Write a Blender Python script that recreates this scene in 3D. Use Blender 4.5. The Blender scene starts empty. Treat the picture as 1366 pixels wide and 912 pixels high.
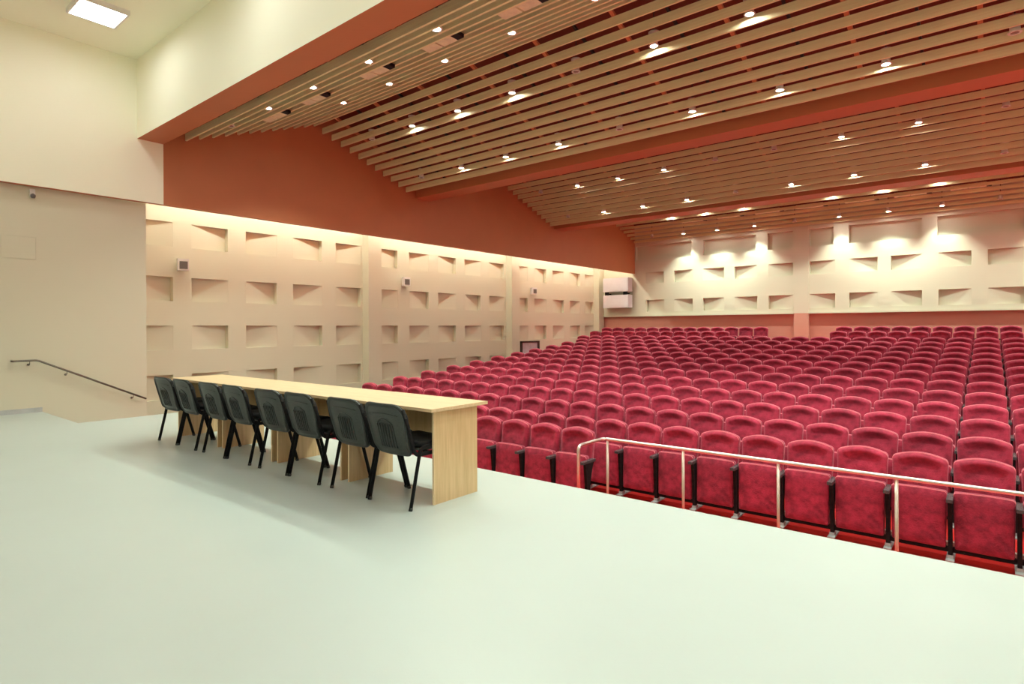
import bpy, bmesh, math, random
from mathutils import Vector, Matrix
random.seed(7)
PI = math.pi
S = bpy.context.scene
C = S.collection

# ------------------------------------------------------------------ camera
EYE = 1.365
cam_data = bpy.data.cameras.new('camera')
cam = bpy.data.objects.new('camera', cam_data); C.objects.link(cam)
cam_data.sensor_fit = 'HORIZONTAL'; cam_data.sensor_width = 36.0
cam_data.lens = 781.4 * 36.0 / 1366.0
cam_data.shift_y = -18.8 / 1366.0
cam_data.clip_end = 100
YAW, ROLL = math.radians(39.18), math.radians(0.26)
cam.matrix_world = (Matrix.Translation((0, 0, EYE)) @ Matrix.Rotation(YAW, 4, 'Z')
                    @ Matrix.Rotation(PI / 2, 4, 'X') @ Matrix.Rotation(-ROLL, 4, 'Z'))
S.camera = cam

# ------------------------------------------------------------------ world, view
w = bpy.data.worlds.new('world'); S.world = w; w.use_nodes = True
w.node_tree.nodes['Background'].inputs[0].default_value = (1.0, 0.85, 0.7, 1)
w.node_tree.nodes['Background'].inputs[1].default_value = 0.02
S.view_settings.view_transform = 'Standard'; S.view_settings.look = 'None'
S.view_settings.gamma = 1.0; S.view_settings.use_curve_mapping = False
S.view_settings.exposure = -0.1
S.cycles.max_bounces = 14; S.cycles.diffuse_bounces = 9; S.cycles.sample_clamp_indirect = 6.0
SPOT_W = 175.0          # hall downlights
SPOT_COL = (0.86, 1.0, 0.83)
PANEL_L = 17.0         # stage ceiling panels
PANEL_COL = (0.96, 1.0, 0.98)
COVE_L = 54.0           # linear light over the side aisle
COVE_COL = (0.93, 1.0, 0.86)

# ------------------------------------------------------------------ layout numbers
STAGE_Y = 4.22; STAGE_X = -10.36; DROP = -1.03
BAND = -12.15; LOWW = -12.30; PATW = -14.0; PILW = -13.72
REAR = 23.53; RIGHTX = 9.0; BACKY = -6.0; BANDZ = 3.735; SCEIL = 6.33
PITCH = 0.54; J0 = 0.221
ROWY = [6.79] + [7.70 + 0.935 * i for i in range(13)] + [21.58, 22.56]
ROWTOP = [0.005, 0.0, 0.085, 0.178, 0.265, 0.354, 0.445, 0.535, 0.62, 0.70, 0.79, 0.886, 0.975, 1.075, 1.22, 1.37]
SEAT_H = 1.03

# ------------------------------------------------------------------ materials
def mat(name, col, rough=0.6, metal=0.0, spec=0.5, noise=None, bump=0.0, bscale=40, sheen=0.0, sheen_tint=(1, 1, 1),
        coat=0.0, stretch=(1, 1, 1), col2=None, emit=None, rnd=0.0):
    m = bpy.data.materials.new(name); m.use_nodes = True
    nt = m.node_tree; b = nt.nodes['Principled BSDF']
    b.inputs['Base Color'].default_value = (*col, 1)
    b.inputs['Roughness'].default_value = rough
    b.inputs['Metallic'].default_value = metal
    b.inputs['Specular IOR Level'].default_value = spec
    b.inputs['Sheen Weight'].default_value = sheen
    b.inputs['Sheen Tint'].default_value = (*sheen_tint, 1)
    b.inputs['Coat Weight'].default_value = coat
    tc = None
    if noise or bump:
        tc = nt.nodes.new('ShaderNodeTexCoord'); mp = nt.nodes.new('ShaderNodeMapping')
        mp.inputs['Scale'].default_value = stretch
        nt.links.new(tc.outputs['Object'], mp.inputs['Vector'])
    cur = None
    if noise:
        n = nt.nodes.new('ShaderNodeTexNoise'); n.inputs['Scale'].default_value = noise
        n.inputs['Detail'].default_value = 5; n.inputs['Roughness'].default_value = 0.6
        nt.links.new(mp.outputs[0], n.inputs['Vector'])
        r = nt.nodes.new('ShaderNodeValToRGB')
        r.color_ramp.elements[0].position = 0.35; r.color_ramp.elements[1].position = 0.68
        r.color_ramp.elements[0].color = (*col, 1)
        r.color_ramp.elements[1].color = (*(col2 or [c * 0.8 for c in col]), 1)
        nt.links.new(n.outputs['Fac'], r.inputs[0]); cur = r.outputs[0]
        if rnd:
            oi = nt.nodes.new('ShaderNodeObjectInfo'); mr = nt.nodes.new('ShaderNodeMapRange')
            mr.inputs['To Min'].default_value = 1 - rnd; mr.inputs['To Max'].default_value = 1 + rnd
            nt.links.new(oi.outputs['Random'], mr.inputs['Value'])
            h = nt.nodes.new('ShaderNodeHueSaturation')
            nt.links.new(mr.outputs[0], h.inputs['Value']); nt.links.new(cur, h.inputs['Color']); cur = h.outputs[0]
        nt.links.new(cur, b.inputs['Base Color'])
    if bump:
        n2 = nt.nodes.new('ShaderNodeTexNoise'); n2.inputs['Scale'].default_value = bscale
        n2.inputs['Detail'].default_value = 4
        nt.links.new(mp.outputs[0], n2.inputs['Vector'])
        bp = nt.nodes.new('ShaderNodeBump'); bp.inputs['Strength'].default_value = bump; bp.inputs['Distance'].default_value = 0.01
        nt.links.new(n2.outputs['Fac'], bp.inputs['Height']); nt.links.new(bp.outputs[0], b.inputs['Normal'])
    if emit:
        b.inputs['Emission Color'].default_value = (*emit[0], 1); b.inputs['Emission Strength'].default_value = emit[1]
    return m

M = {}
M['stage'] = mat('stage_linoleum', (0.455, 0.515, 0.495), 0.32, noise=0.6, col2=(0.435, 0.49, 0.47), bump=0.03, bscale=90)
M['cream'] = mat('cream_plaster', (0.65, 0.615, 0.48), 0.65, bump=0.05, bscale=60)
M['white'] = mat('white_plaster', (0.92, 0.90, 0.74), 0.65, bump=0.05, bscale=60)
M['beige'] = mat('beige_plaster', (0.63, 0.58, 0.45), 0.55, bump=0.05, bscale=60)
M['terra'] = mat('terracotta_paint', (0.52, 0.175, 0.075), 0.55, noise=1.5, col2=(0.49, 0.165, 0.071))
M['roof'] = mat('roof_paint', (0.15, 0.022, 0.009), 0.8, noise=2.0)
M['pink'] = mat('pink_wainscot', (0.62, 0.31, 0.235), 0.55, noise=1.5, col2=(0.59, 0.29, 0.22))
M['slat'] = mat('ash_veneer', (0.86, 0.79, 0.47), 0.5, noise=9, col2=(0.76, 0.66, 0.38), stretch=(0.15, 4, 4))
M['wood'] = mat('beech_laminate', (0.66, 0.47, 0.26), 0.4, noise=7, col2=(0.54, 0.37, 0.19), stretch=(6, 6, 0.35))
M['woodtop'] = mat('beech_laminate_top', (0.70, 0.53, 0.33), 0.38, noise=7, col2=(0.60, 0.44, 0.25), stretch=(0.35, 6, 6))
M['edge'] = mat('pale_edge_band', (0.78, 0.60, 0.38), 0.45)
M['velvet'] = mat('crimson_velvet', (0.37, 0.022, 0.055), 0.75, noise=9, col2=(0.15, 0.006, 0.020), bump=0.35, bscale=70,
                  sheen=0.6, sheen_tint=(1.0, 0.38, 0.48), rnd=0.14, spec=0.2)
M['edge_highlight'] = mat('highlight_velvet', (0.62, 0.12, 0.15), 0.6, sheen=1.0, sheen_tint=(1.0, 0.55, 0.55), noise=30, col2=(0.55, 0.10, 0.13))  # lighter red standing in for light catching the velvet edges
M['black'] = mat('black_steel', (0.005, 0.005, 0.006), 0.6, spec=0.12, noise=20, col2=(0.014, 0.012, 0.012))
M['arm'] = mat('grey_armrest', (0.06, 0.06, 0.065), 0.25, noise=15)
M['foot'] = mat('grey_steel', (0.42, 0.44, 0.45), 0.35, metal=0.4, noise=10)
M['red_floor'] = mat('red_floor', (0.50, 0.020, 0.018), 0.28, noise=3, col2=(0.44, 0.016, 0.015))
M['aisle'] = mat('aisle_floor', (0.16, 0.10, 0.065), 0.4, noise=3, col2=(0.13, 0.08, 0.05))
M['nosing'] = mat('grey_nosing', (0.42, 0.38, 0.33), 0.4, metal=0.3, noise=8)
M['plastic'] = mat('black_plastic', (0.015, 0.018, 0.016), 0.36, noise=60, col2=(0.030, 0.033, 0.030))
M['fabric'] = mat('black_fabric', (0.010, 0.010, 0.011), 0.9, noise=120, col2=(0.016, 0.016, 0.017))
M['chrome'] = mat('brushed_steel', (0.80, 0.72, 0.68), 0.30, metal=1.0, noise=30, col2=(0.76, 0.68, 0.64))
M['postmetal'] = mat('post_steel', (0.70, 0.60, 0.52), 0.3, metal=0.85, noise=30, col2=(0.66, 0.56, 0.48))
M['darkrail'] = mat('dark_handrail', (0.22, 0.19, 0.16), 0.3, metal=0.8, noise=25)
M['whiteplastic'] = mat('white_plastic', (0.78, 0.75, 0.74), 0.4, noise=12, col2=(0.74, 0.71, 0.70))
M['lilac'] = mat('lilac_white_cabinet', (0.74, 0.70, 0.74), 0.45, noise=4, col2=(0.70, 0.66, 0.70))
M['grille'] = mat('grey_grille', (0.16, 0.14, 0.13), 0.6, noise=90)
M['door'] = mat('lilac_grey_door', (0.62, 0.58, 0.64), 0.5, noise=4)
M['darktrim'] = mat('dark_door_trim', (0.05, 0.03, 0.025), 0.5, noise=8)
M['baseb'] = mat('grey_skirting', (0.50, 0.50, 0.50), 0.5, noise=5)
M['lampbody'] = mat('silver_lamp_body', (0.85, 0.82, 0.76), 0.35, metal=0.1, noise=10)
M['lens_on'] = mat('lamp_lens_lit', (0.9, 0.9, 0.85), 0.4, emit=((1.0, 0.98, 0.88), 300.0))
M['lens_off'] = mat('lamp_lens_dark', (0.30, 0.22, 0.20), 0.2, noise=20)
M['panel_on'] = mat('panel_diffuser', (0.9, 0.9, 0.86), 0.5, emit=(PANEL_COL, PANEL_L))
M['cove_on'] = mat('cove_tube', (0.9, 0.85, 0.7), 0.5, emit=(COVE_COL, COVE_L))
M['bracket'] = mat('orange_bracket', (0.62, 0.20, 0.09), 0.55, noise=8)
M['blackrod'] = mat('black_rod', (0.012, 0.008, 0.008), 0.7, noise=8)
M['ventface'] = mat('vent_face', (0.84, 0.76, 0.52), 0.5, noise=8)
M['hole'] = mat('vent_hole', (0.012, 0.006, 0.005), 0.9, noise=8)

# ------------------------------------------------------------------ mesh helpers
class MB:
    def __init__(s): s.bm = bmesh.new(); s.mi = 0
    def face(s, pts, mi=None):
        f = s.bm.faces.new([s.bm.verts.new(p) for p in pts]); f.material_index = s.mi if mi is None else mi; return f
    def box(s, x0, x1, y0, y1, z0, z1, mi=None):
        v = [s.bm.verts.new((x, y, z)) for x in (x0, x1) for y in (y0, y1) for z in (z0, z1)]
        mi = s.mi if mi is None else mi
        for q in ((0, 1, 3, 2), (4, 6, 7, 5), (0, 4, 5, 1), (2, 3, 7, 6), (0, 2, 6, 4), (1, 5, 7, 3)):
            f = s.bm.faces.new([v[i] for i in q]); f.material_index = mi
        return s
    def tube(s, pts, r, n=10, mi=None, cap=True, sq=(1, 1)):
        pts = [Vector(p) for p in pts]; mi = s.mi if mi is None else mi
        rings = []; up = None
        for i, p in enumerate(pts):
            d = (pts[min(i + 1, len(pts) - 1)] - pts[max(i - 1, 0)]).normalized()
            a = Vector((1, 0, 0)) if abs(d.x) < 0.9 else Vector((0, 0, 1))
            u = d.cross(a).normalized(); v = d.cross(u).normalized()
            rr = r[i] if isinstance(r, (list, tuple)) else r
            rings.append([s.bm.verts.new(p + (u * math.cos(2 * PI * k / n) * sq[0] + v * math.sin(2 * PI * k / n) * sq[1]) * rr) for k in range(n)])
        for A, B in zip(rings, rings[1:]):
            for k in range(n):
                f = s.bm.faces.new([A[k], A[(k + 1) % n], B[(k + 1) % n], B[k]]); f.material_index = mi; f.smooth = True
        if cap:
            for R_, rev in ((rings[0], True), (rings[-1], False)):
                f = s.bm.faces.new(R_[::-1] if rev else R_); f.material_index = mi
        return s
    def lathe(s, prof, cx=0, cy=0, n=20, mi=None):
        mi = s.mi if mi is None else mi; rings = []
        for r, z in prof:
            rings.append([s.bm.verts.new((cx + r * math.cos(2 * PI * k / n), cy + r * math.sin(2 * PI * k / n), z)) for k in range(n)])
        for A, B in zip(rings, rings[1:]):
            for k in range(n):
                f = s.bm.faces.new([A[k], A[(k + 1) % n], B[(k + 1) % n], B[k]]); f.material_index = mi; f.smooth = True
        s.bm.faces.new(rings[0][::-1]).material_index = mi; s.bm.faces.new(rings[-1]).material_index = mi
        return s
    def loops(s, loops, mi=None, smooth=True):
        """closed skin through equal-length loops, ends capped"""
        mi = s.mi if mi is None else mi
        R_ = [[s.bm.verts.new(p) for p in L] for L in loops]; n = len(R_[0])
        for A, B in zip(R_, R_[1:]):
            for k in range(n):
                f = s.bm.faces.new([A[k], A[(k + 1) % n], B[(k + 1) % n], B[k]]); f.material_index = mi; f.smooth = smooth
        for L, rev in ((R_[0], True), (R_[-1], False)):
            f = s.bm.faces.new(L[::-1] if rev else L); f.material_index = mi; f.smooth = False
        return s
    def bevel(s, w, seg=2):
        e = [e for e in s.bm.edges if len(e.link_faces) == 2 and e.calc_face_angle(0) > 0.6]
        bmesh.ops.bevel(s.bm, geom=e, offset=w, segments=seg, profile=0.6, affect='EDGES'); return s
    def done(s, name, mats, parent=None, normals=True):
        if normals: bmesh.ops.recalc_face_normals(s.bm, faces=s.bm.faces)
        me = bpy.data.meshes.new(name); s.bm.to_mesh(me); s.bm.free()
        for m in (mats if isinstance(mats, (list, tuple)) else [mats]): me.materials.append(m)
        o = bpy.data.objects.new(name, me); C.objects.link(o)
        if parent: o.parent = parent
        return o

def tag(o, label=None, cat=None, group=None, kind=None):
    if label: o['label'] = label
    if cat: o['category'] = cat
    if group: o['group'] = group
    if kind: o['kind'] = kind
    return o
def empty(name, loc=(0, 0, 0), rz=0.0):
    o = bpy.data.objects.new(name, None); C.objects.link(o); o.location = loc; o.rotation_euler = (0, 0, rz)
    o.empty_display_size = 0.1; return o
KIDS = {}
def copy_tree(o, parent=None):
    c = o.copy(); C.objects.link(c)
    if parent: c.parent = parent
    for ch in [x for x in SRC.get(o.name, [])]: copy_tree(ch, c)
    return c
SRC = {}
def register(root):
    for ch in root.children: SRC.setdefault(root.name, []).append(ch); register(ch)
ORD = ['', 'first', 'second', 'third', 'fourth', 'fifth', 'sixth', 'seventh', 'eighth', 'ninth', 'tenth', 'eleventh', 'twelfth',
       'thirteenth', 'fourteenth', 'fifteenth', 'sixteenth', 'seventeenth', 'eighteenth', 'nineteenth', 'twentieth',
       'twenty-first', 'twenty-second', 'twenty-third', 'twenty-fourth', 'twenty-fifth']
def struct(o): o['kind'] = 'structure'; return o

# ------------------------------------------------------------------ setting: floors
b = MB(); b.box(STAGE_X, RIGHTX, BACKY, STAGE_Y, -0.12, 0).box(LOWW, STAGE_X, BACKY, 2.63, -0.12, 0)
struct(b.done('floor', M['stage']))
b = MB(); b.box(STAGE_X + 0.03, RIGHTX, STAGE_Y - 0.12, STAGE_Y - 0.02, DROP - 0.12, -0.12).box(STAGE_X + 0.03, STAGE_X + 0.12, 2.63, STAGE_Y - 0.12, DROP - 0.12, -0.12).box(LOWW, STAGE_X + 0.03, 2.51, 2.61, DROP - 0.12, -0.12)
struct(b.done('trim_1', M['beige']))
# auditorium floor: terraces under the rows
b = MB()
def slab(x0, x1, y0, y1, z, mi=0): b.box(x0, x1, y0, y1, -1.6, z, mi)
slab(PATW, -11.82, 2.0, 7.60, DROP - 0.05, 1); slab(-11.82, RIGHTX, 2.0, 7.60, DROP - 0.05)
slab(PATW, -11.82, 7.60, 18.06, DROP - 0.05, 1)
nos = []
for i in range(1, 14):
    y0 = 7.60 if i == 1 else ROWY[i - 1] + 0.10
    y1 = ROWY[i] + 0.10 if i < 13 else 20.2
    slab(-11.82 if i < 13 else PATW, RIGHTX, y0, y1, ROWTOP[i] - SEAT_H); nos.append((y0, ROWTOP[i] - SEAT_H))
slab(PATW, RIGHTX, 20.2, ROWY[14] + 0.45, ROWTOP[14] - SEAT_H)
slab(PATW, RIGHTX, ROWY[14] + 0.45, REAR, ROWTOP[15] - SEAT_H)
struct(b.done('floor', [M['red_floor'], M['aisle']]))
for k, (y, z) in enumerate(nos[1:]):
    b = MB(); b.box(-11.82, RIGHTX, y - 0.014, y + 0.045, z - 0.05, z + 0.004); struct(b.done('trim_%d' % (20 + k), M['nosing']))

# side stairs down from the stage (under the handrail)
t = empty('stage_stairs', (-11.35, 2.63, DROP - 0.05))
tag(t, 'pale steps with red edges leading down beside the left wall under the handrail', 'stairs')
for k in range(5):
    b = MB(); z1 = -0.17 - 0.17 * k
    b.box(-0.93, 0.92, 0.02 + 0.3 * k, 0.32 + 0.3 * k, 0, z1 - DROP + 0.05)
    b.box(-0.93, 0.92, 0.0 + 0.3 * k, 0.03 + 0.3 * k, z1 - DROP + 0.05, z1 - DROP + 0.055, 1)
    b.done('step', [M['stage'], M['red_floor']], t)

# ------------------------------------------------------------------ setting: walls
def recess_wall(name, fn, cols, rows, u0, u1, z0, z1, depth, mats, flat=None, thick=0.35):
    """fn(u, z, d) -> point, d is depth into the wall. cols: (u0,u1); rows: (z0,z1,parity); flat: extra plain recesses (u0,u1,z0,z1,d)"""
    b = MB(); cells = []
    for ri, (za, zb, par) in enumerate(rows):
        for ci, (ua, ub, cp) in enumerate(cols): cells.append((ua, ub, za, zb, (par + cp) % 2))
    fl = flat or []
    us = sorted(set([u0, u1] + [c[0] for c in cells] + [c[1] for c in cells] + [c[0] for c in fl] + [c[1] for c in fl]))
    zs = sorted(set([z0, z1] + [c[2] for c in cells] + [c[3] for c in cells] + [c[2] for c in fl] + [c[3] for c in fl]))
    us = [u for u in us if u0 <= u <= u1]; zs = [z for z in zs if z0 <= z <= z1]
    for a, c in zip(us, us[1:]):
        for d, e in zip(zs, zs[1:]):
            um, zm = (a + c) / 2, (d + e) / 2
            if any(k[0] < um < k[1] and k[2] < zm < k[3] for k in cells + fl): continue
            b.face([fn(a, d, 0), fn(c, d, 0), fn(c, e, 0), fn(a, e, 0)])
    for ua, ub, za, zb, p in cells:
        ua, ub, za, zb = max(ua, u0), min(ub, u1), max(za, z0), min(zb, z1)
        da, db = (depth, 0.004) if p == 0 else (0.004, depth)
        P = lambda u, z, d: fn(u, z, d)
        b.face([P(ua, za, da), P(ub, za, db), P(ub, zb, db), P(ua, zb, da)])
        b.face([P(ua, za, 0), P(ub, za, 0), P(ub, za, db), P(ua, za, da)])
        b.face([P(ua, zb, 0), P(ub, zb, 0), P(ub, zb, db), P(ua, zb, da)])
        b.face([P(ua, za, 0), P(ua, zb, 0), P(ua, zb, da), P(ua, za, da)])
        b.face([P(ub, za, 0), P(ub, zb, 0), P(ub, zb, db), P(ub, za, db)])
    for ua, ub, za, zb, d in fl:
        b.face([fn(ua, za, d), fn(ub, za, d), fn(ub, zb, d), fn(ua, zb, d)])
        for (p, q) in (((ua, za), (ub, za)), ((ub, za), (ub, zb)), ((ub, zb), (ua, zb)), ((ua, zb), (ua, za))):
            b.face([fn(*p, 0), fn(*q, 0), fn(*q, d), fn(*p, d)])
    b.face([fn(u0, z0, thick), fn(u1, z0, thick), fn(u1, z1, thick), fn(u0, z1, thick)])
    for (p, q) in (((u0, z0), (u1, z0)), ((u1, z0), (u1, z1)), ((u1, z1), (u0, z1)), ((u0, z1), (u0, z0))):
        b.face([fn(*p, 0), fn(*q, 0), fn(*q, thick), fn(*p, thick)])
    return struct(b.done(name, mats, normals=False))

# left patterned wall (parity 0: deep end at the near/low-Y side)
LC = [(4.48, 5.31, 0), (5.70, 6.52, 1), (6.95, 7.75, 0), (8.20, 9.05, 1), (9.48, 10.30, 0),
      (10.86, 11.66, 1), (12.12, 12.94, 0), (13.35, 14.18, 1), (14.61, 15.43, 0), (15.88, 16.72, 1),
      (17.34, 18.16, 0), (18.60, 19.40, 1), (19.86, 20.68, 0), (21.12, 21.95, 1), (22.33, 23.05, 0)]
LR = [(-0.18, 0.365, 1), (0.915, 1.452, 0), (1.995, 2.525, 1), (3.197, 3.735, 0)]
door = (17.70, 18.80, DROP - 0.05, 0.81, 0.25)
LCELLS = LC
b = recess_wall('wall_left', lambda u, z, d: (PATW - d, u, z), LC, LR, 4.2, REAR + 0.3, DROP - 0.2, 5.1, 0.145, M['cream'], flat=None)
for k, (y0, y1) in enumerate([(10.37, 10.83), (16.84, 17.30), (23.09, REAR)]):
    b = MB(); b.box(PATW - 0.02, PILW, y0, y1, DROP - 0.1, 5.05); struct(b.done('trim_%d' % (2 + k), M['cream']))
# low door in the third bay: leaf and dark frame standing proud of the wall face
b = MB(); b.box(PATW - 0.01, PATW + 0.03, 17.74, 18.74, DROP, 0.79, 0)
b.box(PATW - 0.01, PATW + 0.07, 18.74, 18.84, DROP, 0.85, 1).box(PATW - 0.01, PATW + 0.07, 17.66, 17.74, DROP, 0.85, 1).box(PATW - 0.01, PATW + 0.07, 17.66, 18.84, 0.79, 0.85, 1)
struct(b.done('door_1', [M['door'], M['darktrim']]))
# return wall closing the aisle at the stage end, lower stage wall
b = MB(); b.box(LOWW - 0.25, LOWW, BACKY, 4.20, -1.3, BANDZ + 0.02); struct(b.done('wall_stage_left', M['beige']))
b = MB(); b.box(PATW - 0.3, LOWW - 0.25, 3.95, 4.20, -1.3, 5.1); struct(b.done('wall_return', M['beige']))
b = MB(); b.box(LOWW, LOWW + 0.015, BACKY, 2.63, 0.0, 0.075); struct(b.done('baseboard_left', M['baseb']))
# hanging bulkhead over the aisle and the stage wall above it
b = MB(); b.box(BAND - 0.12, BAND, BACKY, 4.45, BANDZ, 6.6, 0)
for f in b.bm.faces:
    if f.calc_center_median().z < BANDZ + 0.01: f.material_index = 1
struct(b.done('wall_stage_upper', [M['white'], M['terra']]))
b = MB(); b.box(BAND - 0.12, BAND, 4.45, REAR, BANDZ, 6.9); struct(b.done('wall_band', M['terra']))
# aisle ceiling with the concealed linear light
b = MB(); b.box(PATW - 0.3, BAND - 0.12, 4.2, REAR, 5.05, 5.25); struct(b.done('ceiling', M['cream']))
for k in range(7):
    y0 = 4.6 + k * 2.7; b = MB(); b.box(-13.24, -13.16, y0, y0 + 2.6, 4.88, 4.96, 0).box(-13.26, -13.14, y0 - 0.02, y0 + 2.62, 4.96, 5.05, 1)
    tag(b.done('linear_light', [M['cove_on'], M['whiteplastic']]), 'lit strip behind the terracotta bulkhead over the left aisle, %s from the stage' % ORD[k + 1], 'light', 'strip lights hidden above the left aisle')

# rear wall (parity 0: deep end on the low-X side)
RC = [(-11.61, -10.78, 0), (-10.32, -9.52, 1), (-9.08, -8.22, 0), (-7.81, -6.95, 1), (-6.53, -5.66, 0),
      (-5.10, -4.27, 1), (-3.83, -2.97, 0), (-2.58, -1.72, 1), (-1.28, -0.43, 0), (-0.03, 0.82, 1),
      (1.65, 2.50, 0), (2.92, 3.77, 1), (4.18, 5.03, 0), (5.44, 6.29, 1), (6.70, 7.55, 0)]
RR = [(2.04, 2.55, 0), (3.27, 3.75, 1)]
top = [(-12.1, -9.56, 4.30, 4.93, 0.16), (-9.07, -6.99, 4.30, 4.93, 0.16), (-6.55, -5.66, 4.30, 4.93, 0.16), (-5.10, -4.32, 4.30, 4.93, 0.16),
       (-3.83, -1.72, 4.30, 4.93, 0.16), (-1.30, 0.9, 4.30, 4.93, 0.16)]
recess_wall('wall_rear', lambda u, z, d: (u, REAR + d, z), RC, RR, -14.3, RIGHTX, 1.86, 6.9, 0.155, M['cream'], flat=top)
b = MB(); b.box(-14.3, RIGHTX, REAR + 0.16, REAR + 0.35, -0.2, 1.86); struct(b.done('wall_wainscot', M['pink']))
b = MB(); b.box(-5.64, -5.13, REAR - 0.03, REAR + 0.2, 1.86, 5.6, 0).box(-5.64, -5.13, REAR - 0.03, REAR + 0.2, -0.2, 1.86, 1); struct(b.done('trim_5', [M['cream'], M['pink']]))
b = MB(); b.box(-14.0, -5.64, REAR - 0.05, REAR + 0.02, 1.84, 1.90).box(-5.13, RIGHTX, REAR - 0.05, REAR + 0.02, 1.84, 1.90); struct(b.done('trim_6', M['cream']))

# outer walls out of frame (they keep the room closed)
b = MB(); b.box(RIGHTX, RIGHTX + 0.2, BACKY, REAR, -1.6, 6.9); struct(b.done('wall_right', M['cream']))
b = MB(); b.box(LOWW - 0.25, RIGHTX, BACKY - 0.2, BACKY, -0.2, 6.9); struct(b.done('wall_back', M['white']))
# stage ceiling
b = MB(); b.box(BAND - 0.1, RIGHTX, BACKY, 4.03, SCEIL, SCEIL + 0.15); struct(b.done('ceiling_stage', M['white']))
# proscenium header: white towards the stage, terracotta below and towards the hall
b = MB(); b.box(BAND, RIGHTX, 4.01, 4.45, 4.88, 6.95)
for f in b.bm.faces: f.material_index = 0 if f.calc_center_median().y < 4.02 else 1
struct(b.done('wall_proscenium', [M['white'], M['terra']]))

# ------------------------------------------------------------------ folded ceiling: beams, roof, slats
# board rows: (first Y, bottom Z, pitch, dz per board, count, bank description)
BANKS = [(4.85, 5.036, 0.2548, 0.0932, 12, 'first rising bank past the stage opening'),
         (7.877, 5.935, 0.2536, -0.0915, 11, 'bank falling towards the nearest red beam'),
         (11.55, 5.02, 0.2548, 0.0932, 12, 'rising bank hidden behind the nearest beam'),
         (14.71, 5.831, 0.2620, -0.0943, 10, 'darker bank between the two red beams'),
         (18.20, 5.05, 0.2600, 0.0800, 12, 'rising bank hidden behind the far beam'),
         (21.55, 5.70, 0.3130, -0.1050, 7, 'last bank in front of the rear wall')]
SL_H, SL_T = 0.137, 0.032
for bi, (y0, z0, p, dz, n, desc) in enumerate(BANKS):
    proto = None
    for k in range(n):
        if proto is None:
            b = MB(); b.box(BAND + 0.02, RIGHTX, -SL_T / 2, SL_T / 2, 0, SL_H if bi < 5 else 0.10); b.bevel(0.004, 1)
            o = b.done('ceiling_slat', M['slat']); proto = o
        else:
            o = proto.copy(); C.objects.link(o)
        o.location = (0, y0 + p * k, z0 + dz * k)
        tag(o, 'pale timber ceiling slat, %s from the stage in the %s' % (ORD[k + 1], desc), 'ceiling slat', 'timber slats of the folded ceiling')
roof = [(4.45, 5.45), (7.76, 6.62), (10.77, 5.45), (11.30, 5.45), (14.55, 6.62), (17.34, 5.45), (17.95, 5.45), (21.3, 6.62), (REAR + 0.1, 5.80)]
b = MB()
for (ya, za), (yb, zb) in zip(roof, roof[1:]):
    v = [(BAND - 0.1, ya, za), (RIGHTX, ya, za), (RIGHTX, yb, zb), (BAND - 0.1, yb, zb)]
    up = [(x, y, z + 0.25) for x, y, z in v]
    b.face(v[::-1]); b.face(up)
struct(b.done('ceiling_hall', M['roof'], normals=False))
for k, (ya, yb) in enumerate([(10.77, 11.29), (17.34, 17.97)]):
    b = MB(); b.box(BAND, RIGHTX, ya, yb, 4.92, 5.62); b.bevel(0.01, 1); struct(b.done('trim_%d' % (8 + k), M['terra']))
# carriers above the slats (along the slope), orange brackets and black rails
LX = [-11.10, -9.71, -8.33, -6.91, -5.49, -4.05, -2.60, -1.15, 0.27, 1.70, 3.13, 4.56, 6.0, 7.4]
for bi in (0, 1, 3):
    y0, z0, p, dz, n, desc = BANKS[bi]
    for q, x in enumerate(LX[:10]):
        for kind in (0, 1):
            xx = x + (0.42 if kind else -0.35)
            ya, yb = y0 - 0.12, y0 + p * (n - 1) + 0.12
            za = z0 + SL_H - dz * 0.12 / p; zb = z0 + dz * (n - 1) + SL_H + dz * 0.12 / p
            wv = 0.03 if kind == 0 else 0.018
            b = MB(); v = [(xx - wv, ya, za), (xx + wv, ya, za), (xx + wv, yb, zb), (xx - wv, yb, zb)]
            hh = 0.05; lo = v; hi = [(a_, b_, c_ + hh) for a_, b_, c_ in v]
            b.face(lo[::-1]); b.face(hi)
            for i in range(4): b.face([lo[i], lo[(i + 1) % 4], hi[(i + 1) % 4], hi[i]])
            side = '%s from the left wall' % ORD[q + 1]
            o = b.done('ceiling_rail', M['bracket'] if kind == 0 else M['blackrod'])
            tag(o, '%s rail above slats, %s, %s' % ('orange' if kind == 0 else 'black', side, ['first rising bank', 'bank before nearest beam', '', 'bank between beams'][bi]),
                'ceiling rail', 'carrier rails above the slats')

# ------------------------------------------------------------------ downlights
def make_lamp(lit):
    r = empty('ceiling_downlight')
    b = MB(); b.lathe([(0.020, 0.145), (0.052, 0.135), (0.058, 0.03), (0.058, 0.0)], n=16); b.done('lamp_body', M['lampbody'], r)
    b = MB()
    prof = [(0.050, 0.0), (0.074, 0.0), (0.078, -0.010), (0.070, -0.018), (0.050, -0.014)]
    n = 20; R_ = [[b.bm.verts.new((a * math.cos(2 * PI * k / n), a * math.sin(2 * PI * k / n), z)) for k in range(n)] for a, z in prof]
    for A, B in zip(R_, R_[1:] + R_[:1]):
        for k in range(n):
            f = b.bm.faces.new([A[k], A[(k + 1) % n], B[(k + 1) % n], B[k]]); f.smooth = True
    b.done('lamp_ring', M['lampbody'], r)
    b = MB(); b.lathe([(0.049, -0.004), (0.049, -0.010)], n=16); b.done('lens', M['lens_on'] if lit else M['lens_off'], r)
    b = MB(); b.tube([(0, 0, 0.14), (0, 0, 0.62)], 0.008, 6); b.done('hanging_rod', M['blackrod'], r)
    b = MB(); b.lathe([(0.030, 0.215), (0.085, 0.205), (0.085, 0.19), (0.030, 0.18)], n=14); b.done('mounting_cap', M['lampbody'], r)
    register(r); return r
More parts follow.
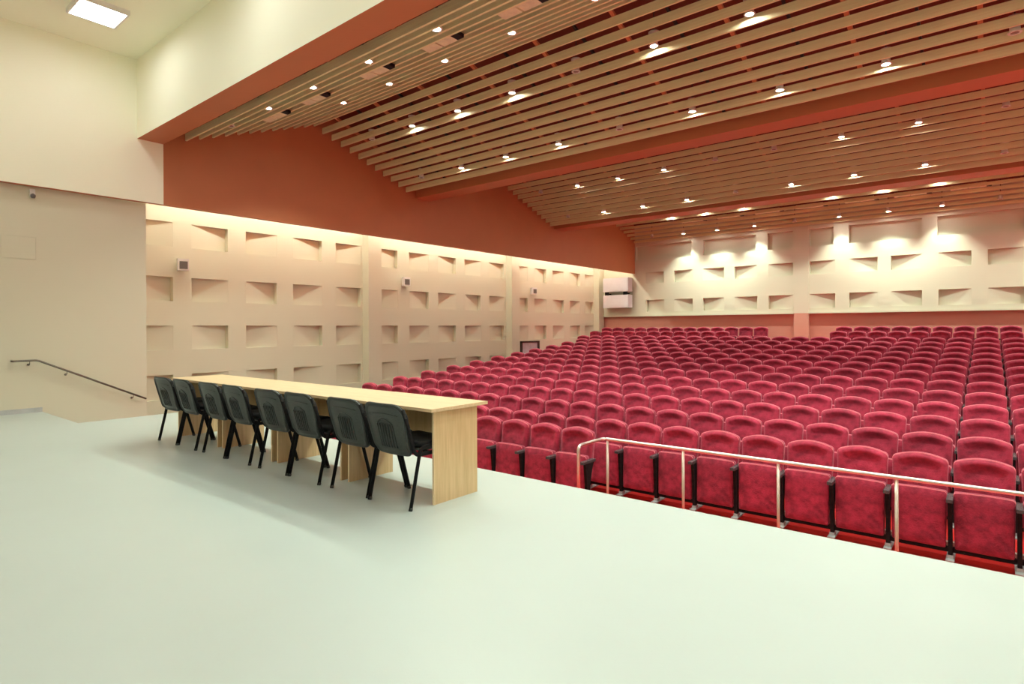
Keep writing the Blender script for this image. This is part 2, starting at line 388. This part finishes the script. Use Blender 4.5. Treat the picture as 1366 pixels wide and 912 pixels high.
spot = bpy.data.lights.new('downlight', 'SPOT'); spot.energy = SPOT_W; spot.color = SPOT_COL
spot.spot_size = math.radians(76); spot.spot_blend = 0.45; spot.shadow_soft_size = 0.045
spot_w = spot.copy(); spot_w.energy = SPOT_W * 0.45; spot_w.spot_size = math.radians(116); spot_w.spot_blend = 0.35   # rows over the stage edge
spot_v = spot_w.copy(); spot_v.energy = SPOT_W * 1.6
spot_r = spot.copy(); spot_r.energy = SPOT_W * 1.8; spot_r.spot_size = math.radians(88); spot_r.spot_blend = 0.7
spot_q = spot.copy(); spot_q.energy = SPOT_W * 1.6; spot_q.spot_size = math.radians(104); spot_q.spot_blend = 0.4    # row washing the rear wall
lamp_on, lamp_off = make_lamp(True), make_lamp(False)
used_on = used_off = False
S1a = [-10.60, -9.25, -7.95, -6.58, -5.22, -3.85, -2.50, -1.12, 0.25, 1.6, 3.0, 4.4, 5.8, 7.2]
S1b = [-9.00, -7.72, -6.40, -5.07, -3.80, -2.45, -1.10, 0.25, 1.6, 3.0, 4.4, 5.8, 7.2]
LROWS = [(5.232, 5.215, LX, [-11.10], 'row nearest the stage opening'),
         (6.76, 5.76, LX[1:], [], 'second row of the rising bank'),
         (8.51, 5.77, LX, [-11.10, -5.49], 'upper row before the nearest beam'),
         (10.03, 5.175, LX, [-11.10, -5.49, 0.27], 'row just before the nearest beam'),
         (11.93, 5.17, LX, [-11.10, -5.49], 'hidden row just behind the nearest beam'),
         (13.45, 5.72, LX, [-11.10, -5.49, 0.27], 'hidden upper row behind the nearest beam'),
         (15.10, 5.69, LX, [-11.10, -5.49, -4.05, 0.27], 'upper row between the two beams'),
         (16.67, 5.13, LX, [-11.10, -5.49, 0.27], 'row just before the far beam'),
         (18.60, 5.20, LX, [-11.10, -5.49, 0.27], 'hidden row just behind the far beam'),
         (20.15, 5.60, LX, [-11.10, -5.49, 0.27], 'hidden upper row behind the far beam'),
         (21.71, 5.72, LX, [-11.10, -5.49, 0.27], 'row glimpsed under the far beam'),
         (23.06, 5.20, LX, [-11.10, -5.49, 0.27], 'row against the rear wall')]
for ri, (y, z, xs, off, desc) in enumerate(LROWS):
    for q, x in enumerate(xs):
        if ri in (4, 5, 8, 9) and x in off: continue
        lit = x not in off
        if lit:
            r = copy_tree(lamp_on) if used_on else lamp_on; used_on = True
            l = bpy.data.objects.new('lamp_beam', spot_w if ri == 0 else spot_v if ri == 1 else (spot_r if ri == 11 else spot_q if ri == 10 else spot)); C.objects.link(l); l.parent = r; l.location = (0, 0, -0.03)
        else:
            r = copy_tree(lamp_off) if used_off else lamp_off; used_off = True
        r.location = (x, y, z)
        tag(r, '%s round downlight, %s from the left, %s' % ('lit' if lit else 'unlit', ORD[q + 1], desc), 'ceiling light', 'round downlights between the slats')

# linear air slots in the first rising bank and in the last bank
def vent(x0, x1, y, z, label):
    r = empty('ceiling_vent', ((x0 + x1) / 2, y, z)); L = (x1 - x0) / 2
    b = MB(); b.box(-L, -0.015, -0.10, 0.10, 0, 0.03).box(0.015, L, -0.10, 0.10, 0, 0.03); b.bevel(0.004, 1); b.done('face_plate', M['ventface'], r)
    b = MB(); b.box(-L, L, -0.08, 0.08, 0.03, 0.12); b.done('vent_box', M['ventface'], r)
    b = MB(); b.box(L, L + 0.12, -0.09, 0.09, 0.0, 0.05); b.done('opening', M['hole'], r)
    tag(r, label, 'air vent', 'slot vents between the slats')
for k, (x0, x1) in enumerate([(-10.78, -10.13), (-9.42, -8.86), (-7.72, -7.16), (-6.28, -5.70), (-4.85, -4.25), (-3.4, -2.8)]):
    vent(x0, x1, 5.742, 5.355, 'flat slot vent with a black end opening, %s from left above stage opening' % ORD[k + 1])
for k, x in enumerate([-9.0, -7.6, -6.2, -4.8, -3.3, -1.9, -0.45]):
    vent(x - 0.45, x + 0.4, 22.33, 5.50, 'pale slot vent before the rear wall, %s from the left' % ORD[k + 1])

# ------------------------------------------------------------------ stage ceiling panels
def panel(x, y, label):
    r = empty('ceiling_panel_light', (x, y, SCEIL))
    b = MB(); b.box(-0.33, 0.33, -0.33, -0.30, -0.075, 0).box(-0.33, 0.33, 0.30, 0.33, -0.075, 0).box(-0.33, -0.30, -0.30, 0.30, -0.075, 0).box(0.30, 0.33, -0.30, 0.30, -0.075, 0)
    b.done('panel_frame', M['whiteplastic'], r)
    b = MB(); b.box(-0.30, 0.30, -0.30, 0.30, -0.068, -0.02); b.done('diffuser', M['panel_on'], r)
    tag(r, label, 'ceiling light', 'square panel lights on the stage ceiling')
for j, y in enumerate((3.0, 0.2, -2.6, -5.0)):
    for i, x in enumerate((-10.70, -7.40, -4.10, -0.80, 2.5, 5.8)):
        if i == 0 and j == 0: lb = 'glowing square panel light at the left end of the stage ceiling'
        elif j == 0: lb = 'glowing square panel light, %s from left, beside the white header wall' % ORD[i + 1]
        else: lb = 'glowing square panel light over the stage, %s from left, %s row from the header' % (ORD[i + 1], ORD[j + 1])
        panel(x, y, lb)

# ------------------------------------------------------------------ red tip-up seats
def outline(wb, wt, h, arch, rc, n=7, zb=0.0):
    """closed (x,z) outline, bottom corners then an arched top with rounded shoulders"""
    P = []
    hb, ht = wb / 2, wt / 2
    r2 = 0.02
    for k in range(4): a = PI + k / 3 * PI / 2; P.append((-hb + r2 + r2 * math.cos(a), zb + r2 + r2 * math.sin(a)))
    for k in range(4): a = 1.5 * PI + k / 3 * PI / 2; P.append((hb - r2 + r2 * math.cos(a), zb + r2 + r2 * math.sin(a)))
    P.append((hb + (ht - hb) * 0.5, zb + h * 0.5))
    zs = zb + h - arch
    for k in range(5): a = k / 4 * 1.15; P.append((ht - rc + rc * math.cos(a), zs - rc + rc * math.sin(a)))
    xa, za = P[-1]
    m = n
    for k in range(1, m):
        x = xa - 2 * xa * k / m; P.append((x, za + (zb + h - za) * (1 - (x / xa) ** 2)))
    for k in range(5): a = PI - 1.15 + k / 4 * 1.15; P.append((-ht + rc + rc * math.cos(a), zs - rc + rc * math.sin(a)))
    P.append((-hb - (ht - hb) * 0.5, zb + h * 0.5))
    return P
def inset(P, d):
    cx = sum(p[0] for p in P) / len(P); zmin = min(p[1] for p in P); zmax = max(p[1] for p in P); cz = (zmin + zmax) / 2
    hx = max(p[0] for p in P); hz = (zmax - zmin) / 2
    return [((p[0] - cx) * (1 - d / hx) + cx, (p[1] - cz) * (1 - d / hz) + cz) for p in P]
def slab_cushion(b, P, yb, yf, lean, z0, bulge=0.018, edge=0.016, top=0.0):
    """yb back face, yf front face (towards -Y); lean shifts y with height above z0"""
    L = []
    def loop(d, y): return [(x, y + lean * (z - z0), z) for x, z in inset(P, d)]
    L.append(loop(0.03, yb)); L.append(loop(0.006, yb - 0.002)); L.append(loop(0, yb - edge)); L.append(loop(0, yf + edge))
    def roll(d, y, a):   # padded roll along the top of the backrest
        out = []
        for x, z in inset(P, d):
            t = min(1, max(0, (z - 0.78) / 0.12)) * top
            out.append((x, y + a * t + lean * (z - z0), z))
        return out
    L.append(loop(0.005, yf + 0.004)); L.append(roll(0.016, yf, -0.010)); L.append(roll(0.032, yf - bulge * 0.4, -0.020))
    L.append(roll(0.055, yf - bulge * 0.7, -0.012)); L.append(roll(0.085, yf - bulge, 0.020)); L.append(roll(0.13, yf - bulge, 0.028)); L.append(roll(0.18, yf - bulge, 0.014))
    b.loops(L)
XC = PITCH / 2
def make_seat(end=False):
    r = empty('auditorium_seat')
    P = outline(0.470, 0.500, 0.66, 0.040, 0.050, zb=0.37)
    b = MB(); slab_cushion(b, P, 0.055, -0.03, 0.14, 1.0, 0.012, top=1.0); b.done('backrest', M['velvet'], r)
    bk = b
    P2 = inset(P, 0.004)
    k0 = 8
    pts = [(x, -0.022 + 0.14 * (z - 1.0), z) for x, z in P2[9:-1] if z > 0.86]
    b = MB(); b.tube(pts, 0.0048, 6); b.done('edge_highlight', M['edge_highlight'], r.children[0])  # added thin tube, paints the bright highlight along the backrest top
    Q = outline(0.468, 0.488, 0.58, 0.004, 0.03, zb=0.115)
    b = MB(); slab_cushion(b, Q, -0.125, -0.215, 0.06, 0.4, 0.015); b.done('seat_cushion', M['velvet'], r)
    Q2 = inset(Q, 0.004)
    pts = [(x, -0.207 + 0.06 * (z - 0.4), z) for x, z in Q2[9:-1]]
    b = MB(); b.tube(pts, 0.005, 6); b.done('edge_highlight', M['edge_highlight'], r.children[1])  # same painted highlight around the folded cushion's edge
    for sx in ((1, -1) if end else (1,)):
        x = sx * XC
        b = MB(); prof = [(-0.275, 0.615), (-0.272, 0.56), (-0.245, 0.34), (-0.225, 0.02), (-0.165, 0.02), (-0.165, 0.34), (-0.10, 0.56), (-0.06, 0.615)]
        t = 0.019
        A = [b.bm.verts.new((x - t, y, z)) for y, z in prof]; B = [b.bm.verts.new((x + t, y, z)) for y, z in prof]
        b.bm.faces.new(A[::-1]); b.bm.faces.new(B)
        for i in range(len(prof)): b.bm.faces.new([A[i], A[(i + 1) % len(prof)], B[(i + 1) % len(prof)], B[i]])
        b.done('stanchion', M['black'], r)
        b = MB(); b.box(x - 0.027, x + 0.027, -0.355, -0.04, 0.612, 0.645); b.bevel(0.008, 2); b.done('armrest', M['arm'], r)
        b = MB(); b.box(x - 0.036, x + 0.036, -0.30, 0.03, 0.0, 0.014).box(x - 0.026, x + 0.026, -0.23, -0.15, 0.014, 0.05); b.bevel(0.003, 1); b.done('foot', M['foot'], r)
    b = MB(); b.box(-XC + 0.02, XC - 0.02, -0.205, -0.15, 0.074, 0.120); b.bevel(0.003, 1); b.done('crossbar', M['black'], r)
    register(r); return r
seat0, seatE = make_seat(False), make_seat(True)
bag = []   # later seats that go in the combined object
def rowname(i):
    return ['short front row', 'row behind the railing'][i] if i < 2 else '%s full row' % ORD[i]
flags = [False, False]
SEATGRP = 'red velvet seats of the auditorium'
for i in range(14):
    n0 = {0: -22, 13: -23}.get(i, -22); n1 = -9 if i == 0 else 0
    for n in range(n0, n1 + 1):
        endseat = n == n0
        fi = 1 if endseat else 0
        src = seatE if endseat else seat0
        r = copy_tree(src) if flags[fi] else src; flags[fi] = True
        jx = 0.0
        r.location = (J0 + PITCH * (n + 0.5) + jx, ROWY[i], ROWTOP[i] - SEAT_H)
        left, right = n - n0 + 1, n1 - n + 1
        if i == 0:
            pos = 'at right end' if right == 1 else '%s from right end' % ORD[right]
        elif left <= right: pos = 'at left end' if left == 1 else '%s from left end' % ORD[left]
        else: pos = 'at right picture edge' if right == 1 else '%s from right picture edge' % ORD[right]
        tag(r, ('crimson velvet tip-up seat, %s, %s from stage' if i > 1 else 'crimson velvet tip-up seat, %s, %s') % (pos, rowname(i)), 'seat', SEATGRP)
# the remaining rear seats, beyond the cross aisle and past the frame edge: one object
spec = [(14, -25, -15), (14, -8, 8), (15, -25, -13), (15, -8, 8)]
sb = bmesh.new()
seat_mats = [M['velvet'], M['edge_highlight'], M['black'], M['arm'], M['foot']]
def add_parts(src, loc, ends=()):
    def rec(o):
        for ch in SRC.get(o.name, []):
            if ch.type == 'MESH':
                me = ch.data; mi = seat_mats.index(me.materials[0])
                vs = [sb.verts.new(v.co + loc) for v in me.vertices]
                for p in me.polygons:
                    f = sb.faces.new([vs[k] for k in p.vertices]); f.material_index = mi; f.smooth = p.use_smooth
            rec(ch)
    rec(src)
for i, a, c in spec:
    for n in range(a, c + 1):
        add_parts(seatE if n == a else seat0, Vector((J0 + PITCH * (n + 0.5), ROWY[i], ROWTOP[i] - SEAT_H)))
me = bpy.data.meshes.new('rear_seats'); sb.to_mesh(me); sb.free()
for m in seat_mats: me.materials.append(m)
o = bpy.data.objects.new('rear_seats', me); C.objects.link(o)
tag(o, 'two last rows of crimson velvet seats beyond the cross aisle along rear wall', 'seats', None, 'stuff')

# ------------------------------------------------------------------ desks on the stage
DX = [-8.08, -6.88, -5.68, -4.48]; DL = 1.2
def make_desk():
    r = empty('table')
    b = MB(); b.box(0.0, DL, 0.0, 0.64, 0.725, 0.750); b.bevel(0.002, 1); b.done('tabletop', M['woodtop'], r)
    for x in (0.045, DL - 0.063):
        b = MB(); b.box(x, x + 0.018, 0.065, 0.555, 0.0, 0.725, 0); b.box(x - 0.0005, x + 0.0185, 0.063, 0.066, 0.0, 0.725, 1); b.done('side_panel', [M['wood'], M['edge']], r)
    b = MB(); b.box(0.063, DL - 0.063, 0.537, 0.555, 0.33, 0.724); b.done('modesty_panel', M['wood'], r)
    register(r); return r
desk0 = make_desk()
DLAB = ['light beech table at the far left end of the row', 'light beech table, second from the left end of the row',
        'light beech table, second from the right end of the row', 'light beech table at the right end, its side panel fully visible']
for k, x in enumerate(DX):
    r = desk0 if k == 0 else copy_tree(desk0)
    r.location = (x, 3.05 + 0.006 * k - 0.012, 0.0)
    tag(r, DLAB[k], 'table', 'beech tables joined along the stage')

# ------------------------------------------------------------------ black stacking chairs
def bend(pts, rad=0.05, n=5):
    out = [Vector(pts[0])]
    for a, p, c in zip(pts, pts[1:], pts[2:]):
        a, p, c = Vector(a), Vector(p), Vector(c)
        d1 = (a - p).normalized(); d2 = (c - p).normalized()
        r = min(rad, (a - p).length * 0.45, (c - p).length * 0.45)
        A, B = p + d1 * r, p + d2 * r
        for k in range(n + 1):
            t_ = k / n; out.append(A * (1 - t_) ** 2 + p * 2 * t_ * (1 - t_) + B * t_ ** 2)
    out.append(Vector(pts[-1])); return out
def make_chair():
    r = empty('chair')
    # seat: cushion over a thin tray, y forward is +Y; rear feet at y=0
    P = []
    def rr(hw, hd, rad, cy, n=5):
        L = []
        for sx, sy, a0 in ((1, 1, 0), (-1, 1, PI / 2), (-1, -1, PI), (1, -1, 1.5 * PI)):
            for k in range(n + 1):
                a = a0 + k / n * PI / 2; L.append((sx * (hw - rad) + rad * math.cos(a), cy + sy * (hd - rad) + rad * math.sin(a)))
        return L
    def zc(x, y): return -0.010 * max(0, 1 - (x / 0.2) ** 2) + 0.012 * ((y - 0.33) / 0.2) ** 2 - 0.018 * max(0, (y - 0.45) / 0.1) ** 2 * 2
    L = []
    for hw, hd, z in ((0.205, 0.185, 0.440), (0.218, 0.205, 0.447), (0.225, 0.212, 0.462), (0.221, 0.208, 0.480), (0.195, 0.18, 0.490), (0.12, 0.10, 0.491)):
        L.append([(x, y, z + zc(x, y)) for x, y in rr(hw, hd, 0.07 * hw / 0.23, 0.325)])
    b = MB(); b.loops(L); b.done('seat', M['fabric'], r)
    L = []
    for hw, hd, z in ((0.15, 0.14, 0.408), (0.205, 0.19, 0.414), (0.222, 0.205, 0.434)):
        L.append([(x, y, z + zc(x, y)) for x, y in rr(hw, hd, 0.07, 0.325)])
    b = MB(); b.loops(L); b.done('seat_tray', M['plastic'], r)
    # backrest shell (rear) and pad (front), curved around the sitter
    def by(x, z): return 0.050 - (z - 0.40) * 0.27 - 0.030 * (1 - (x / 0.23) ** 2) + 0.02 * max(0, (0.46 - z) / 0.06)
    def bo(hw, z0, z1, rt, rb, n=6):
        L = []
        for cx, cz, rad, a0 in ((hw - rt, z1 - rt, rt, 0), (-hw + rt, z1 - rt, rt, PI / 2), (-hw + 0.03 + rb, z0 + rb, rb, PI), (hw - 0.03 - rb, z0 + rb, rb, 1.5 * PI)):
            for k in range(n + 1):
                a = a0 + k / n * PI / 2; L.append((cx + rad * math.cos(a), cz + rad * math.sin(a)))
        # subdivide the long top and bottom
        out = []
        for p, q in zip(L, L[1:] + L[:1]):
            out.append(p)
            d = math.hypot(p[0] - q[0], p[1] - q[1]); m = int(d / 0.05)
            for k in range(1, m + 1): out.append((p[0] + (q[0] - p[0]) * k / (m + 1), p[1] + (q[1] - p[1]) * k / (m + 1)))
        return out
    O = bo(0.238, 0.385, 0.800, 0.105, 0.06)
    def ins(d): return [(x * (1 - d / 0.232), 0.6 + (z - 0.6) * (1 - d / 0.2)) for x, z in O]
    def lp(d, off): return [(x, by(x, z) + off, z) for x, z in ins(d)]
    b = MB(); b.loops([lp(0.06, 0.012), lp(0.004, 0.010), lp(0, 0.0), lp(0.002, -0.012), lp(0.014, -0.018), lp(0.022, -0.006), lp(0.035, -0.003), lp(0.075, -0.003), lp(0.13, -0.004)])
    sh = b.done('backrest_shell', M['plastic'], r)
    # moulded arch and vertical ribs on the rear of the shell
    b = MB()
    arch = [(-0.095 + 0.19 * k / 12, 0.63 + 0.045 * math.sin(PI * k / 12)) for k in range(13)]
    b.tube([(x, by(x, z) - 0.004, z) for x, z in arch], 0.006, 6)
    b.tube([(x, by(x, z) - 0.004, z) for x, z in [(-0.16 + 0.32 * k / 8, 0.705 + 0.012 * math.sin(PI * k / 8)) for k in range(9)]], 0.003, 6)
    for q in range(7):
        x = -0.09 + 0.03 * q
        b.tube([(x, by(x, z) - 0.004, z) for z in (0.45, 0.50, 0.55, 0.60, 0.635)], 0.0055, 5)
    b.done('ribs', M['plastic'], sh)
    b = MB(); b.loops([lp(0.008, 0.010), lp(0.006, 0.022), lp(0.02, 0.036), lp(0.06, 0.040), lp(0.12, 0.040)]); b.done('backrest_pad', M['fabric'], r)
    for sx in (1, -1):
        x = sx * 0.245
        b = MB(); b.tube(bend([(x * 0.90, -0.050, 0.760), (x * 0.97, -0.003, 0.60), (x * 0.97, 0.055, 0.405), (x * 0.97, 0.295, 0.405), (x, 0.415, 0.0)], 0.05), 0.0125, 10, sq=(1.35, 0.75))
        lg = b.done('leg', M['black'], r)
        b = MB(); b.tube([(x, 0.400, 0.022), (x, 0.416, 0.0)], 0.016, 10); b.done('foot_cap', M['plastic'], lg)
        b = MB(); b.tube(bend([(x * 0.9, 0.53, 0.440), (x, 0.50, 0.452), (x, 0.105, 0.462), (x, 0.0, 0.0)], 0.055), 0.0125, 10, sq=(1.35, 0.75))
        lg = b.done('leg', M['black'], r)
        b = MB(); b.tube([(x, 0.008, 0.022), (x, 0.0, 0.0)], 0.016, 10); b.done('foot_cap', M['plastic'], lg)
    b = MB()
    for y in (0.20, 0.44): b.tube([(-0.245, y, 0.412), (0.245, y, 0.412)], 0.010, 8)
    b.done('cross_tube', M['black'], r)
    register(r); return r
chair0 = make_chair()
CH = [(-7.914, -7.437, 2.845, 1.5), (-7.437, -6.921, 2.862, -1.0), (-6.766, -6.257, 2.870, 0.5), (-6.257, -5.729, 2.883, -0.5),
      (-5.583, -5.047, 2.890, 1.0), (-5.047, -4.534, 2.898, -0.5), (-4.397, -3.866, 2.915, 0.5), (-3.856, -3.343, 2.906, 0.0)]
CL = ['leftmost black chair at the far end of the tables', 'second black chair from the left, tucked at the far left table',
      'third black chair from the left behind the tables', 'fourth black chair from the left behind the tables',
      'fifth black chair from the left behind the tables', 'third black chair from the right behind the tables',
      'second black chair from the right, at the right end table', 'rightmost black chair beside the end panel of the tables']
for k, (xa, xb, y, rz) in enumerate(CH):
    r = chair0 if k == 0 else copy_tree(chair0)
    r.location = ((xa + xb) / 2, y, 0); r.rotation_euler = (0, 0, math.radians(rz))
    tag(r, CL[k], 'chair', 'black chairs along the tables')

# ------------------------------------------------------------------ steel railing beyond the stage edge
RY = 6.0; RZ = 0.062
k_ = RY / 4.3
r = empty('stage_railing', (-3.5, RY, DROP - 0.05))
tag(r, 'brushed steel railing between stage edge and first seats', 'railing')
def L2(x, y, z): return (x + 3.5, y - RY, z - DROP + 0.05)
pts = bend([L2(-3.52, RY - 0.53, DROP - 0.05), L2(-3.52, RY - 0.53, RZ), L2(-3.52, RY, RZ), L2(3.4, RY, RZ)], 0.07)
b = MB(); b.tube(pts, 0.0195, 12); b.done('handrail', M['chrome'], r)
for x in (-3.46, -2.54, -1.585, -0.625, 0.34, 1.3, 2.26, 3.2):
    b = MB(); b.tube([L2(x, RY, DROP - 0.05), L2(x, RY, RZ - 0.015)], 0.015, 12)
    p = b.done('post', M['postmetal'], r)
    b = MB(); b.lathe([(0.045, 0.0), (0.045, 0.012), (0.025, 0.02)], cx=x + 3.5, cy=0, n=14); b.done('base_flange', M['postmetal'], p)

# wall handrail by the side stairs
r = empty('wall_handrail', (LOWW, 2.2, 0.0))
tag(r, 'thin metal handrail sloping down along the beige left wall', 'handrail')
W2 = lambda y, z, d=0.09: (d, y - 2.2, z)
b = MB(); b.tube(bend([W2(2.235, 0.862, 0.0), W2(2.235, 0.862), W2(2.55, 0.866), W2(4.16, 0.075)], 0.04), 0.017, 10); b.done('rail', M['darkrail'], r)
for y in (2.45, 2.95, 3.95):
    z = 0.864 if y < 2.55 else 0.866 - (y - 2.55) * 0.491
    b = MB(); b.tube(bend([W2(y, z - 0.015), W2(y, z - 0.06), W2(y, z - 0.07, 0.0)], 0.02), 0.006, 6); b.tube([W2(y, z - 0.07, 0.0), W2(y, z - 0.07, 0.008)], 0.02, 10)
    b.done('bracket', M['darkrail'], r)

# ------------------------------------------------------------------ small wall fittings
r = empty('access_hatch', (LOWW, 2.33, 2.72)); tag(r, 'faint square hatch flush in the beige wall above the handrail', 'hatch')
b = MB(); b.box(0, 0.006, -0.22, 0.22, -0.18, 0.18); b.bevel(0.002, 1); b.done('cover', M['beige'], r)
b = MB()
for a in ((-0.232, -0.224, -0.19, 0.19), (0.224, 0.232, -0.19, 0.19)): b.box(0, 0.004, a[0], a[1], a[2], a[3])
b.box(0, 0.004, -0.232, 0.232, 0.182, 0.19).box(0, 0.004, -0.232, 0.232, -0.19, -0.182); b.done('frame', M['beige'], r)
r = empty('motion_sensor', (LOWW, 2.51, 3.60)); tag(r, 'small grey sensor under the edge of the white stage wall', 'sensor')
b = MB(); b.box(0, 0.03, -0.035, 0.035, -0.02, 0.10); b.bevel(0.006, 2); b.done('mount', M['whiteplastic'], r)
b = MB(); b.lathe([(0.012, 0.02), (0.035, 0.0), (0.036, -0.03), (0.022, -0.055)], cx=0.055, cy=0, n=16); b.done('sensor_dome', M['grille'], r)

def wall_speaker(y, z, label):
    r = empty('wall_speaker', (PATW, y, z), math.radians(-14))
    b = MB(); b.box(0.05, 0.20, -0.11, 0.11, -0.13, 0.13); b.bevel(0.012, 2); b.done('cabinet', M['whiteplastic'], r)
    b = MB()
    n = 20
    b.box(0.196, 0.206, -0.075, 0.085, -0.10, 0.07); b.bevel(0.004, 1); b.done('grille', M['grille'], r)
    b = MB(); b.box(-0.01, 0.06, -0.02, 0.02, -0.05, 0.02).box(-0.02, 0.012, -0.04, 0.04, -0.06, 0.04); b.bevel(0.004, 1); b.done('bracket', M['grille'], r)
    tag(r, label, 'speaker', 'small white speakers on the patterned wall')
wall_speaker(5.50, 2.80, 'small white wall speaker nearest the stage, between recessed panels')
wall_speaker(11.92, 2.80, 'small white wall speaker on the middle bay of the patterned wall')
wall_speaker(18.42, 2.81, 'small white wall speaker on the farthest bay, nearest the rear corner')
# two big pale cabinets in the far left corner
for (z0, z1, lb) in ((2.95, 3.56, 'upper of two pale lilac-white loudspeaker cabinets in the far left corner'),
                     (2.235, 2.80, 'lower of two pale lilac-white loudspeaker cabinets in the far left corner')):
    r = empty('loudspeaker_cabinet', (-12.86, 23.15, z0)); h = z1 - z0
    b = MB(); b.box(-0.62, 0.62, -0.10, 0.30, 0, h); b.bevel(0.015, 2); b.done('cabinet', M['lilac'], r)
    b = MB(); b.box(-0.57, 0.57, -0.112, -0.098, 0.05, h - 0.05); b.bevel(0.004, 1); b.done('front_grille', M['lilac'], r)
    if z0 > 2.9:
        for x in (-0.5, 0.42):
            b = MB(); b.box(x - 0.09, x + 0.09, 0.0, 0.06, -0.15, 0.0).box(x - 0.03, x + 0.03, 0.0, 0.38, -0.11, -0.05); b.done('mounting_bracket', M['blackrod'], r)
    tag(r, lb, 'loudspeaker')
